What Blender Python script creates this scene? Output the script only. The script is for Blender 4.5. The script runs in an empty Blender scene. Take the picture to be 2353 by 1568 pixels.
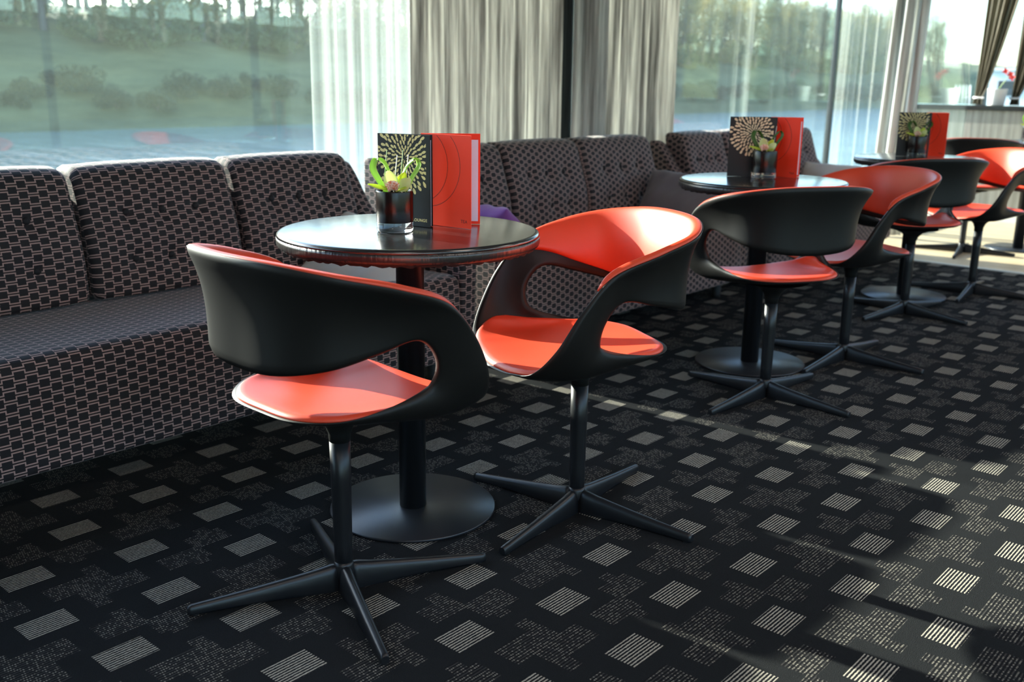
import bpy, bmesh, math, random
from math import sin, cos, pi, radians, sqrt, exp
from mathutils import Vector, Matrix

SC = bpy.context.scene
COL = SC.collection
RND = random.Random(7)

# ---------------------------------------------------------------- camera
F_PX, PITCH, ROLL, YAW, CAM_H = 2286.498, 0.2548245, 0.0127794, 0.716982, 1.0794982
cyw, syw, cp_, sp_ = cos(YAW), sin(YAW), cos(PITCH), sin(PITCH)
fwd = Vector((-syw * cp_, cyw * cp_, -sp_))
rgt = Vector((cyw, syw, 0))
upv = rgt.cross(fwd)
r_ = rgt * cos(ROLL) + upv * sin(ROLL)
u_ = -rgt * sin(ROLL) + upv * cos(ROLL)
cam_data = bpy.data.cameras.new('camera')
cam_data.sensor_fit = 'HORIZONTAL'
cam_data.sensor_width = 36.0
cam_data.lens = 36.0 * F_PX / 2353.0
cam_data.clip_start = 0.05
cam_data.clip_end = 2000
cam_data.dof.use_dof = True
cam_data.dof.focus_distance = 2.32
cam_data.dof.aperture_fstop = 4.0
cam = bpy.data.objects.new('camera', cam_data)
COL.objects.link(cam)
M = Matrix.Identity(4)
for i in range(3):
    M[i][0], M[i][1], M[i][2] = r_[i], u_[i], -fwd[i]
M[2][3] = CAM_H
cam.matrix_world = M
SC.camera = cam

# ---------------------------------------------------------------- exposure, world, sun
vs = SC.view_settings
vs.view_transform = 'Standard'
vs.look = 'None'
vs.exposure = 0.0
vs.gamma = 1.0
vs.use_curve_mapping = False

SKY_STRENGTH = 0.80
SUN_STRENGTH = 25.0
wd = bpy.data.worlds.new('sky')
SC.world = wd
wd.use_nodes = True
nt = wd.node_tree
bg = nt.nodes['Background']
sky = nt.nodes.new('ShaderNodeTexSky')
sky.sky_type = 'NISHITA'
sky.sun_disc = False
sky.sun_elevation = radians(19)
sky.sun_rotation = radians(-94.6)
sky.air_density = 1.0
sky.dust_density = 1.0
sky.ozone_density = 3.0
nt.links.new(sky.outputs[0], bg.inputs['Color'])
bg.inputs['Strength'].default_value = SKY_STRENGTH

sun_dir = Vector((1.0, 0.08, -0.345)).normalized()
sl = bpy.data.lights.new('sun', 'SUN')
sl.energy = SUN_STRENGTH
sl.angle = radians(0.6)
sl.color = (1.0, 0.93, 0.80)
so = bpy.data.objects.new('sun', sl)
so.rotation_euler = sun_dir.to_track_quat('-Z', 'Y').to_euler()
so.location = (-20, 0, 8)
COL.objects.link(so)


# ---------------------------------------------------------------- materials
def mat(name, color=(.5, .5, .5), rough=.5, metal=0.0, spec=None, sheen=None, coat=None, trans=None, ior=None):
    m = bpy.data.materials.new(name)
    m.use_nodes = True
    b = m.node_tree.nodes['Principled BSDF']
    b.inputs['Base Color'].default_value = (*color, 1)
    b.inputs['Roughness'].default_value = rough
    b.inputs['Metallic'].default_value = metal
    if spec is not None: b.inputs['Specular IOR Level'].default_value = spec
    if sheen is not None: b.inputs['Sheen Weight'].default_value = sheen
    if coat is not None: b.inputs['Coat Weight'].default_value = coat
    if trans is not None: b.inputs['Transmission Weight'].default_value = trans
    if ior is not None: b.inputs['IOR'].default_value = ior
    return m


class NG:
    """small node helper"""
    def __init__(s, m):
        s.m = m; s.t = m.node_tree; s.b = s.t.nodes.get('Principled BSDF')
    def n(s, typ, **kw):
        nd = s.t.nodes.new(typ)
        for k, v in kw.items(): setattr(nd, k, v)
        return nd
    def l(s, a, b): s.t.links.new(a, b)
    def math(s, op, a, b=None, clamp=False):
        nd = s.n('ShaderNodeMath', operation=op, use_clamp=clamp)
        for i, v in enumerate((a, b)):
            if v is None: continue
            if isinstance(v, (int, float)): nd.inputs[i].default_value = v
            else: s.l(v, nd.inputs[i])
        return nd.outputs[0]
    def coords(s, kind='Object', scale=(1, 1, 1)):
        tcn = s.n('ShaderNodeTexCoord'); mp = s.n('ShaderNodeMapping')
        mp.inputs['Scale'].default_value = scale
        s.l(tcn.outputs[kind], mp.inputs[0]); return mp.outputs[0]
    def noise(s, vec, scale=5, detail=3, rough=.5):
        nd = s.n('ShaderNodeTexNoise'); nd.inputs['Scale'].default_value = scale
        nd.inputs['Detail'].default_value = detail; nd.inputs['Roughness'].default_value = rough
        if vec is not None: s.l(vec, nd.inputs['Vector'])
        return nd.outputs['Fac']
    def ramp(s, fac, stops):
        nd = s.n('ShaderNodeValToRGB'); cr = nd.color_ramp
        while len(cr.elements) < len(stops): cr.elements.new(.5)
        for e, (p, c) in zip(cr.elements, stops):
            e.position = p; e.color = (*c, 1)
        s.l(fac, nd.inputs[0]); return nd.outputs[0]
    def mix(s, fac, a, b):
        nd = s.n('ShaderNodeMix', data_type='RGBA')
        if isinstance(fac, (int, float)): nd.inputs[0].default_value = fac
        else: s.l(fac, nd.inputs[0])
        for i, v in ((6, a), (7, b)):
            if isinstance(v, tuple): nd.inputs[i].default_value = (*v, 1)
            else: s.l(v, nd.inputs[i])
        return nd.outputs[2]
    def bump(s, h, strength=.3, dist=.01):
        nd = s.n('ShaderNodeBump'); nd.inputs['Strength'].default_value = strength
        nd.inputs['Distance'].default_value = dist
        s.l(h, nd.inputs['Height']); s.l(nd.outputs[0], s.b.inputs['Normal'])


def bumpy(m, scale, strength, dist=.002, vscale=(1, 1, 1), detail=3):
    g = NG(m); g.bump(g.noise(g.coords('Object', vscale), scale, detail), strength, dist); return m


m_shell = bumpy(mat('black_shell_plastic', (.008, .008, .0075), .46, spec=.34), 900, .08, .0004)
m_red = mat('red_leather', (.67, .060, .021), .43, spec=.55)
bumpy(m_red, 260, .10, .0006)
m_leg = bumpy(mat('black_powder_coat', (.010, .011, .013), .34, spec=.48), 700, .12, .0004)
m_rubber = mat('black_rubber', (.01, .01, .01), .7)
m_base = bumpy(mat('black_steel_disc', (.016, .018, .021), .34, spec=.7), 240, .25, .0006)
m_top = mat('black_vinyl_wrap', (.014, .014, .015), .20, spec=.9, coat=.6)
m_top.node_tree.nodes['Principled BSDF'].inputs['Coat Roughness'].default_value = .14
g = NG(m_top)
g.bump(g.noise(g.coords('Object', (1, 4, 1)), 38, 4), .035, .002)
m_rim = mat('black_vinyl_wrap_edge', (.016, .015, .015), .30, spec=.8)
g = NG(m_rim)
g.bump(g.noise(g.coords('Object', (5, 5, .4)), 22, 3), .5, .004)

# woven sofa fabric: stepped double lines around dark velvet squares (UV in metres)
m_fab = mat('woven_velvet', (.05, .05, .05), .72, spec=.35, sheen=.25)
g = NG(m_fab)
g.b.inputs['Sheen Roughness'].default_value = .35
tcn = g.n('ShaderNodeTexCoord'); sp = g.n('ShaderNodeSeparateXYZ')
g.l(tcn.outputs['UV'], sp.inputs[0])
CW, CP = .0290, .0312
u = g.math('DIVIDE', sp.outputs[0], CW)
v = g.math('DIVIDE', sp.outputs[1], CP)
par = g.math('MODULO', g.math('FLOOR', g.math('ADD', u, 1000.0)), 2.0)
lev = g.math('MULTIPLY', par, .5)
vv = g.math('FRACT', g.math('ADD', g.math('SUBTRACT', v, lev), 1000.0))
dh = g.math('ABSOLUTE', g.math('SUBTRACT', vv, .5))
dh = g.math('MULTIPLY', g.math('SUBTRACT', .5, dh), CP)           # metres to the nearest dark band of this column
dh2 = g.math('SUBTRACT', CP / 2, dh)                              # ... of the neighbouring column
fu = g.math('FRACT', g.math('ADD', u, 1000.0))
du = g.math('MULTIPLY', g.math('SUBTRACT', .5, g.math('ABSOLUTE', g.math('SUBTRACT', fu, .5))), CW)
GAP, LW = .0037, .0017
lh = g.math('LESS_THAN', g.math('ABSOLUTE', g.math('SUBTRACT', dh, GAP)), LW)
lv = g.math('MULTIPLY', g.math('LESS_THAN', du, LW), g.math('MULTIPLY', g.math('GREATER_THAN', dh, GAP - LW), g.math('GREATER_THAN', dh2, GAP - LW)))
line = g.math('MAXIMUM', lh, lv)
sqm = g.math('GREATER_THAN', dh, GAP)
c1 = g.mix(sqm, (.011, .009, .010), (.0085, .0085, .0115))
c2 = g.mix(line, c1, (.40, .27, .25))
nz = g.noise(g.coords('UV', (1, 1, 1)), 1400, 2)
c3 = g.mix(g.math('MULTIPLY', nz, .18), c2, (.03, .026, .03))
g.l(c3, g.b.inputs['Base Color'])
g.bump(g.math('ADD', g.math('MULTIPLY', line, -1.0), g.math('MULTIPLY', nz, .3)), .35, .0012)


def cloth(name, c, rough=.85):
    m = mat(name, c, rough, sheen=.3)
    g = NG(m); g.bump(g.noise(g.coords('Object'), 420, 3), .25, .002)
    return m


m_pillow_white = cloth('pillow_pale_grey', (.50, .50, .48))
m_pillow_purple = cloth('pillow_purple', (.20, .06, .30))
m_pillow_mauve = cloth('pillow_mauve_grey', (.135, .110, .120))
m_pillow_beige = cloth('pillow_beige_grey', (.55, .51, .47))

# carpet
def carpet_base(name):
    m = mat(name, (.010, .012, .017), .95, spec=.06)
    g = NG(m); co = g.coords('Object')
    n1 = g.noise(co, 620, 2)
    g.l(g.mix(n1, (.0035, .0042, .0060), (.027, .029, .030)), g.b.inputs['Base Color'])
    g.bump(n1, .8, .004)
    return m


m_carpet = carpet_base('carpet_navy_pile')
STR = .0074


def rows(g, off):
    co = g.coords('Object')
    sp = g.n('ShaderNodeSeparateXYZ'); g.l(co, sp.inputs[0])
    wob = g.math('MULTIPLY', g.math('SUBTRACT', g.noise(co, 170, 1), .5), .0028)
    x = g.math('ADD', g.math('ADD', sp.outputs[0], wob), off)
    fr = g.math('FRACT', g.math('DIVIDE', g.math('ADD', x, 100.0), STR))
    tri = g.math('ABSOLUTE', g.math('SUBTRACT', fr, .5))
    return co, sp, tri


m_stripe = mat('carpet_cream_loops', (.4, .38, .32), .9, spec=.06)
g = NG(m_stripe)
co, sp, tri = rows(g, 0)
st = g.math('MULTIPLY', g.math('SUBTRACT', .285, tri), 8.0, clamp=True)
lump = g.noise(g.coords('Object'), 700, 1)
cream = g.mix(lump, (.19, .17, .14), (.58, .54, .45))
g.l(g.mix(st, (.010, .011, .014), cream), g.b.inputs['Base Color'])
g.bump(st, .9, .003)
m_speck = mat('carpet_speckled_loops', (.1, .1, .1), .92, spec=.06)
g = NG(m_speck)
co, sp, tri = rows(g, 0)
st = g.math('MULTIPLY', g.math('SUBTRACT', .27, tri), 9.0, clamp=True)
rowi = g.math('FLOOR', g.math('DIVIDE', g.math('ADD', sp.outputs[0], 100.0), STR))
yq = g.math('ADD', g.math('DIVIDE', sp.outputs[1], .0050), g.math('MULTIPLY', rowi, .37))
cb = g.n('ShaderNodeCombineXYZ'); g.l(rowi, cb.inputs[0]); g.l(g.math('FLOOR', yq), cb.inputs[1])
wn = g.n('ShaderNodeTexWhiteNoise'); wn.noise_dimensions = '2D'; g.l(cb.outputs[0], wn.inputs['Vector'])
yt = g.math('SUBTRACT', .30, g.math('ABSOLUTE', g.math('SUBTRACT', g.math('FRACT', yq), .5)))
dots = g.math('MULTIPLY', g.math('MULTIPLY', yt, 9.0, clamp=True), g.math('MULTIPLY', g.math('GREATER_THAN', wn.outputs['Value'], .50), wn.outputs['Value']))
dd = g.math('MULTIPLY', dots, st)
base = g.mix(st, (.010, .0105, .0120), (.042, .041, .040))
g.l(g.mix(dd, base, (.30, .28, .235)), g.b.inputs['Base Color'])
g.bump(st, .8, .003)

# curtains
def curtain_mat(name, ca, cb, tr, scale=(26, 26, .9), k=.55):
    m = bpy.data.materials.new(name); m.use_nodes = True
    g = NG(m); b = g.b; out = m.node_tree.nodes['Material Output']
    n1 = g.noise(g.coords('Object', scale), 1.0, 5, .65)
    col = g.ramp(n1, [(.36, ca), (.62, cb)])
    g.l(col, b.inputs['Base Color']); b.inputs['Roughness'].default_value = .8
    t = g.n('ShaderNodeBsdfTranslucent'); g.l(col, t.inputs[0])
    mx = g.n('ShaderNodeMixShader'); mx.inputs[0].default_value = tr
    g.l(b.outputs[0], mx.inputs[1]); g.l(t.outputs[0], mx.inputs[2]); g.l(mx.outputs[0], out.inputs[0])
    return m


m_curt_a = curtain_mat('curtain_streaked_silver', (.22, .215, .20), (.78, .77, .72), .34)
m_curt_l = curtain_mat('curtain_streaked_pale', (.42, .41, .38), (.88, .88, .84), .45)
m_curt_d = curtain_mat('curtain_streaked_olive', (.14, .13, .09), (.30, .29, .22), .35)


def sheer_mat(name, alpha, tint):
    m = bpy.data.materials.new(name); m.use_nodes = True
    g = NG(m); out = m.node_tree.nodes['Material Output']
    m.node_tree.nodes.remove(g.b)
    n1 = g.noise(g.coords('Object', (70, 70, .5)), 1.0, 3, .6)
    fac = g.math('ADD', g.math('MULTIPLY', g.math('SUBTRACT', n1, .5), .38), alpha, clamp=True)
    a = g.n('ShaderNodeBsdfTransparent')
    t = g.n('ShaderNodeBsdfTranslucent'); t.inputs[0].default_value = (*tint, 1)
    d = g.n('ShaderNodeBsdfDiffuse'); d.inputs[0].default_value = (*tint, 1)
    m1 = g.n('ShaderNodeMixShader'); m1.inputs[0].default_value = .5
    g.l(t.outputs[0], m1.inputs[1]); g.l(d.outputs[0], m1.inputs[2])
    m2 = g.n('ShaderNodeMixShader'); g.l(fac, m2.inputs[0])
    g.l(a.outputs[0], m2.inputs[1]); g.l(m1.outputs[0], m2.inputs[2]); g.l(m2.outputs[0], out.inputs[0])
    return m


m_sheer = sheer_mat('sheer_voile', .13, (.80, .84, .80))


def window_glass(name, tint, veil, refl=1.0):
    m = bpy.data.materials.new(name); m.use_nodes = True
    g = NG(m); out = m.node_tree.nodes['Material Output']
    m.node_tree.nodes.remove(g.b)
    a = g.n('ShaderNodeBsdfTransparent'); a.inputs[0].default_value = (*tint, 1)
    t = g.n('ShaderNodeBsdfTranslucent'); t.inputs[0].default_value = (.80, .95, .92, 1)
    m1 = g.n('ShaderNodeMixShader'); m1.inputs[0].default_value = veil
    g.l(a.outputs[0], m1.inputs[1]); g.l(t.outputs[0], m1.inputs[2])
    gl = g.n('ShaderNodeBsdfGlossy'); gl.inputs['Roughness'].default_value = .0
    gl.inputs[0].default_value = (.9, 1, .98, 1)
    fr = g.n('ShaderNodeFresnel'); geo = g.n('ShaderNodeNewGeometry')
    # same reflectance entering and leaving the pane
    g.l(g.math('SUBTRACT', 1.5, g.math('MULTIPLY', geo.outputs['Backfacing'], 1.5 - 1 / 1.5)), fr.inputs[0])
    m2 = g.n('ShaderNodeMixShader'); g.l(g.math('MULTIPLY', fr.outputs[0], refl, clamp=True), m2.inputs[0])
    g.l(m1.outputs[0], m2.inputs[1]); g.l(gl.outputs[0], m2.inputs[2]); g.l(m2.outputs[0], out.inputs[0])
    return m


m_glass = window_glass('tinted_window_glass', (.92, .968, .962), .009)
m_vglass = mat('clear_glass', (1, 1, 1), .0, trans=1.0, ior=1.48)
m_sleeve = mat('black_glass_lining', (.006, .003, .003), .22, spec=.4)
m_frame = mat('dark_window_frame', (.035, .038, .04), .45)
m_ceil = mat('dark_ceiling', (.16, .17, .17), .5)
m_wall = mat('dark_lounge_wall', (.10, .09, .085), .6)
m_ledge = mat('black_stone_ledge', (.02, .022, .024), .15)
m_white = mat('white_paint', (.75, .76, .74), .5)
m_pier = mat('added_mirror_pier', (.006, .007, .008), .03, spec=.8)
m_bar = mat('walnut_bar_front', (.20, .13, .07), .4)


def grain(name, a, b, scale, rough=.5, n=1.0):
    m = mat(name, a, rough); g = NG(m)
    f = g.noise(g.coords('Object', scale), n, 5, .6)
    g.l(g.ramp(f, [(.35, a), (.65, b)]), g.b.inputs['Base Color']); return m


m_panel = grain('grey_zebrano_laminate', (.19, .185, .165), (.36, .35, .32), (30, 30, 1.2), .4)
m_plank = grain('pale_oak_plank', (.50, .40, .25), (.66, .55, .37), (1.5, 22, 5), .35)
m_black_card = mat('black_card', (.013, .014, .016), .45, spec=.35)
m_red_card = mat('red_card', (1.0, .050, .016), .5, spec=.3)
m_paper = mat('lilac_white_paper', (.78, .74, .90), .7)
m_gold = mat('gold_print', (.70, .56, .26), .38, metal=.3)
m_peach = mat('gold_print_pale', (.80, .62, .40), .4, metal=.15)
m_dred = mat('dark_red_print', (.20, .006, .006), .5)


def leafmat(name, c, tr=.35, rough=.4):
    m = bpy.data.materials.new(name); m.use_nodes = True
    g = NG(m); b = g.b; out = m.node_tree.nodes['Material Output']
    b.inputs['Base Color'].default_value = (*c, 1); b.inputs['Roughness'].default_value = rough
    t = g.n('ShaderNodeBsdfTranslucent'); t.inputs[0].default_value = (*c, 1)
    mx = g.n('ShaderNodeMixShader'); mx.inputs[0].default_value = tr
    g.l(b.outputs[0], mx.inputs[1]); g.l(t.outputs[0], mx.inputs[2]); g.l(mx.outputs[0], out.inputs[0])
    return m


m_leaf = leafmat('lime_leaf_blade', (.42, .72, .12), .3)
m_leaf_d = leafmat('dark_green_leaf_blade', (.06, .16, .02))
m_petal = leafmat('orchid_petal_lime', (.82, .90, .50), .4)
m_petal2 = leafmat('orchid_petal_yellow_green', (.70, .82, .12), .4)
m_lip = mat('orchid_lip_spotted', (.9, .7, .6), .5)
g = NG(m_lip)
g.l(g.ramp(g.noise(g.coords('Object'), 220, 2), [(.45, (.92, .80, .70)), (.58, (.80, .28, .16))]), g.b.inputs['Base Color'])
m_stick = mat('white_stick', (.85, .84, .86), .5)
m_stick_g = mat('green_stick', (.25, .40, .16), .5)
m_redflower = mat('red_orchid_petal', (.80, .05, .04), .5)
m_pot = mat('white_ceramic_pot', (.80, .82, .80), .25)


# ---------------------------------------------------------------- mesh helpers
class Geo:
    def __init__(s): s.v = []; s.f = []; s.uv = []; s.mi = []; s.sm = []
    def add(s, vs, fs, uvs=None, mi=0, smooth=False):
        b = len(s.v); s.v += [tuple(p) for p in vs]
        for k, f in enumerate(fs):
            s.f.append(tuple(b + i for i in f)); s.mi.append(mi); s.sm.append(smooth)
            s.uv.append([tuple(x) for x in uvs[k]] if uvs else None)
        return s
    def box(s, a, b, mi=0):
        x0, y0, z0 = a; x1, y1, z1 = b
        vs = [(x0, y0, z0), (x1, y0, z0), (x1, y1, z0), (x0, y1, z0), (x0, y0, z1), (x1, y0, z1), (x1, y1, z1), (x0, y1, z1)]
        return s.add(vs, [(0, 3, 2, 1), (4, 5, 6, 7), (0, 1, 5, 4), (1, 2, 6, 5), (2, 3, 7, 6), (3, 0, 4, 7)], mi=mi)
    def tube(s, pts, rad, n=12, mi=0, caps=True, flat=1.0, upref=(0, 0, 1)):
        pts = [Vector(p) for p in pts]; rings = []; vs = []
        if not isinstance(rad, (list, tuple)): rad = [rad] * len(pts)
        for i, p in enumerate(pts):
            t = (pts[min(i + 1, len(pts) - 1)] - pts[max(i - 1, 0)]).normalized()
            a = t.cross(Vector(upref))
            if a.length < 1e-3: a = t.cross(Vector((1, 0, 0)))
            a.normalize(); b = t.cross(a).normalized()
            for k in range(n):
                th = 2 * pi * k / n
                vs.append(p + a * cos(th) * rad[i] + b * sin(th) * rad[i] * flat)
        fs = []
        for i in range(len(pts) - 1):
            for k in range(n):
                k2 = (k + 1) % n
                fs.append((i * n + k, i * n + k2, (i + 1) * n + k2, (i + 1) * n + k))
        s.add(vs, fs, mi=mi, smooth=True)
        if caps:
            s.add(vs[:n], [tuple(range(n))], mi=mi); s.add(vs[-n:], [tuple(range(n))[::-1]], mi=mi)
        return s
    def lathe(s, prof, n=48, c=(0, 0, 0), mi=0, smooth=True):
        vs = []; fs = []
        for r, z in prof:
            for k in range(n):
                th = 2 * pi * k / n; vs.append((c[0] + r * cos(th), c[1] + r * sin(th), c[2] + z))
        for i in range(len(prof) - 1):
            for k in range(n):
                k2 = (k + 1) % n
                fs.append((i * n + k, i * n + k2, (i + 1) * n + k2, (i + 1) * n + k))
        s.add(vs, fs, mi=mi, smooth=smooth)
        if prof[0][0] > 1e-5: s.add(vs[:n], [tuple(range(n))[::-1]], mi=mi)
        if prof[-1][0] > 1e-5: s.add(vs[-n:], [tuple(range(n))], mi=mi)
        return s
    def mesh(s, name, mats):
        me = bpy.data.meshes.new(name)
        me.from_pydata(s.v, [], s.f)
        for m in (mats if isinstance(mats, (list, tuple)) else [mats]): me.materials.append(m)
        for p, mi, sm in zip(me.polygons, s.mi, s.sm): p.material_index = mi; p.use_smooth = sm
        if any(x is not None for x in s.uv):
            ul = me.uv_layers.new(name='UVMap')
            for p, uvs in zip(me.polygons, s.uv):
                if uvs:
                    for li, w in zip(p.loop_indices, uvs): ul.data[li].uv = w
        me.update(); return me


def obj(name, geo, mats, parent=None, loc=None, rotz=None, bevel=None, fix=True):
    me = geo.mesh(name, mats) if isinstance(geo, Geo) else geo
    if fix:
        bm = bmesh.new(); bm.from_mesh(me); bmesh.ops.remove_doubles(bm, verts=bm.verts, dist=1e-6)
        bmesh.ops.recalc_face_normals(bm, faces=bm.faces); bm.to_mesh(me); bm.free()
    o = bpy.data.objects.new(name, me); COL.objects.link(o)
    if parent: o.parent = parent
    if loc: o.location = loc
    if rotz is not None: o.rotation_euler = (0, 0, rotz)
    if bevel:
        b = o.modifiers.new('bevel', 'BEVEL'); b.width = bevel; b.segments = 3; b.limit_method = 'ANGLE'
        for p in me.polygons: p.use_smooth = True
        wn = o.modifiers.new('wn', 'WEIGHTED_NORMAL'); wn.keep_sharp = True
    return o


def empty(name, loc=(0, 0, 0), rotz=0):
    o = bpy.data.objects.new(name, None); COL.objects.link(o)
    o.location = loc; o.rotation_euler = (0, 0, rotz); o.empty_display_size = .1
    return o


def tag(o, label=None, cat=None, group=None, kind=None):
    if label: o['label'] = label
    if cat: o['category'] = cat
    if group: o['group'] = group
    if kind: o['kind'] = kind
    return o


def struct(name, geo, mats, parent=None, **k):
    o = obj(name, geo, mats, parent, **k)
    if not parent: o['kind'] = 'structure'
    return o


def copy_tree(o, parent=None):
    c = o.copy(); COL.objects.link(c); c.parent = parent
    for ch in list(o.children): copy_tree(ch, c)
    return c


# ================================================================ SETTING
XW = -3.44           # window wall
YE = 8.90            # end wall
XS = -2.77           # side glass of the recess
YJ = 7.74            # jog
YC = 6.45            # carpet edge
OCX, OCY = -1.01912, 1.72116
PA, PB, PD, PE = .22023, .24320, .05919, .05371

def build_floor():
    A2, B2 = 2 * PA, 2 * PB
    hx, hy = .0368, .0510
    R = []                                          # (x0,x1,y0,y1,mat)
    def rect(x0, x1, y0, y1, m):
        for i in (-1, 0, 1):
            for j in (-1, 0, 1): R.append((x0 + i * A2, x1 + i * A2, y0 + j * B2, y1 + j * B2, m))
    for (x0, x1, y0, y1) in [
        (.051, .090, -.140, -.106), (.079, .146, -.140, .001), (.134, .201, -.196, -.053), (.190, .226, -.087, -.053),
        (-.141, -.074, .050, .190), (-.088, -.021, .099, .241), (-.174, -.140, .153, .188), (-.030, .016, .099, .137),
        (.080, .147, .050, .143), (.134, .205, .136, .242), (.053, .085, .103, .138), (.200, .225, .155, .190),
        (-.141, -.074, -.097, .001), (-.088, -.021, -.196, -.088), (-.170, -.135, -.055, -.021), (-.030, .004, -.140, -.106)]:
        rect(x0, x1, y0, y1, 1)
    for (cx, cy) in [(0, 0), (PD, PB), (PA, PE), (PA + PD, PB + PE)]:
        rect(cx - hx, cx + hx, cy - hy, cy + hy, 2)
    xs = sorted({round(min(max(r[i], 0), A2), 5) for r in R for i in (0, 1)} | {0, round(A2, 5)})
    ys = sorted({round(min(max(r[i], 0), B2), 5) for r in R for i in (2, 3)} | {0, round(B2, 5)})
    cells = []
    for j in range(len(ys) - 1):
        yc = (ys[j] + ys[j + 1]) / 2; run = None
        for i in range(len(xs) - 1):
            xc = (xs[i] + xs[i + 1]) / 2; m = 0
            for r in R:
                if r[0] < xc < r[1] and r[2] < yc < r[3]: m = max(m, r[4])
            if run and run[4] == m: run[1] = xs[i + 1]
            else:
                run = [xs[i], xs[i + 1], ys[j], ys[j + 1], m]; cells.append(run)
    g = Geo(); vs = []; fs = []; X0, X1, Y0 = XW - .02, 3.2, -6.1
    ia, ib = int((X0 - OCX) / A2) - 1, int((X1 - OCX) / A2) + 1
    ja, jb = int((Y0 - OCY) / B2) - 1, int((YC - OCY) / B2) + 1
    for i in range(ia, ib + 1):
        for j in range(ja, jb + 1):
            ox, oy = OCX + i * A2, OCY + j * B2
            if ox > 1.0 or oy < .2:                # never seen: one plain tile
                cl = [(0, A2, 0, B2, 0)]
            else: cl = cells
            for (x0, x1, y0, y1, m) in cl:
                a, b, c, d = max(ox + x0, X0), min(ox + x1, X1), max(oy + y0, Y0), min(oy + y1, YC)
                if b - a < 1e-6 or d - c < 1e-6: continue
                k = len(g.v)
                g.v += [(a, c, 0), (b, c, 0), (b, d, 0), (a, d, 0)]
                g.f.append((k, k + 1, k + 2, k + 3)); g.mi.append(m); g.sm.append(False); g.uv.append(None)
    # the slab under the carpet
    g.box((X0, Y0, -.2), (X1, YE + .2, -.012), 0)
    o = obj('floor', g, [m_carpet, m_speck, m_stripe], fix=False); o['kind'] = 'structure'
    return o


floor = build_floor()
# pale oak planks beyond the carpet
pm = {}
row = 0; y = YC + .035
while y < YE - .01:
    w = min(.135, YE - y); x = XW + (row % 3) * -.5
    while x < .9:
        x0, x1 = max(x, XW), min(x + 1.6, .9)
        if x1 - x0 > .05:
            pg = Geo().box((x0 + .001, y + .001, -.012), (x1 - .001, y + w - .001, .001 + RND.uniform(-.0004, .0004)))
            obj('plank', pg, m_plank, floor, fix=False)
        x += 1.6
    y += .135; row += 1
obj('carpet_border', Geo().box((.9, YC + .035, -.012), (3.2, YE, 0.0)), m_carpet, floor, fix=False)
struct('trim_1', Geo().box((XW, YC, -.01), (3.2, YC + .035, .006)), mat('carpet_edge_strip', (.72, .74, .70), .3), bevel=.002)

HC = 2.42
struct('ceiling', Geo().box((XW - .25, -6.2, HC), (3.3, YE + .2, HC + .15)), m_ceil)
m_fill_glow = bpy.data.materials.new('fill_panel_glow'); m_fill_glow.use_nodes = True
_b = m_fill_glow.node_tree.nodes['Principled BSDF']; _b.inputs['Emission Color'].default_value = (1, .86, .74, 1); _b.inputs['Emission Strength'].default_value = 3.0
FILL_W = 3.8  # unseen glowing panels and area lamps, added to lift the room's fill light
for ix, lx in enumerate((-.4, 1.2, 2.6)):
    for iy, ly in enumerate((-4.5, -1.6, .2, 2.0, 3.8, 5.6, 7.4)):
        cl = empty('fill_panel', (lx, ly, HC))
        obj('frame', Geo().box((-.31, -.31, -.02), (.31, .31, 0)), m_white, cl, bevel=.004)
        obj('diffuser', Geo().box((-.29, -.29, -.024), (.29, .29, -.0205)), m_fill_glow, cl)
        ld = bpy.data.lights.new('fill_lamp', 'AREA'); ld.size = .56; ld.energy = FILL_W; ld.color = (1, .84, .74)
        lo = bpy.data.objects.new('fill_lamp', ld); COL.objects.link(lo); lo.parent = cl; lo.location = (0, 0, -.03)
        tag(cl, 'square fill panel added overhead out of view to brighten the lounge', 'ceiling light', 'added fill panels overhead')
# right wall with a band of windows, back wall
gw = Geo()
gw.box((3.2, -6.2, -.02), (3.3, YE + .2, .12)).box((3.2, -6.2, 2.32), (3.3, YE + .2, HC))
for yy in (-6.2, -2.7, -.2, 2.2, 4.6, 7.0, 8.85): gw.box((3.2, yy, .12), (3.3, yy + .05, 2.32))
struct('wall_right', gw, m_wall)
for k, (a, b) in enumerate([(-2.65, -.2), (-.15, 2.2), (2.25, 4.6), (4.65, 7.0), (7.05, 8.85)]):
    struct('window_%d' % (k + 5), Geo().box((3.245, a, .12), (3.255, b, 2.32)), m_glass)
struct('wall_back', Geo().box((XW - .1, -6.2, -.02), (3.3, -6.1, HC)), m_wall)
struct('window_11', Geo().box((3.245, -6.15, .12), (3.255, -2.7, 2.32)), m_glass)

# window wall, floor to ceiling glass
def glass_panel(name, a, b, rails, mull):
    o = struct(name, Geo().box(a, b), m_glass)
    return o


w1 = glass_panel('window_1', (XW - .006, -6.1, .06), (XW + .006, 4.20, HC - .04), None, None)
for yy in (-6.05, -3.4, -.9, .72,):
    obj('mullion', Geo().box((XW - .03, yy - .02, 0), (XW + .03, yy + .02, HC)), m_frame, w1)
w2 = glass_panel('window_2', (XW - .006, 4.50, .06), (XW + .006, YJ, HC - .04), None, None)
obj('mullion', Geo().box((XW - .018, YJ - .018, 0), (XW + .018, YJ + .018, HC)), m_frame, w2)
w3 = glass_panel('window_3', (XW, YJ - .006, .06), (XS, YJ + .006, HC - .04), None, None)
w4 = glass_panel('window_4', (XS - .006, YJ, .06), (XS + .006, YE, HC - .04), None, None)
struct('trim_2', Geo().box((XW - .04, -6.1, 0), (XW + .04, YJ, .06)).box((XW - .04, -6.1, HC - .04), (XW + .04, YJ, HC))
       .box((XW, YJ - .04, 0), (XS + .03, YJ + .04, .06)).box((XS - .03, YJ, 0), (XS + .03, YE, .06)), m_frame)
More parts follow.
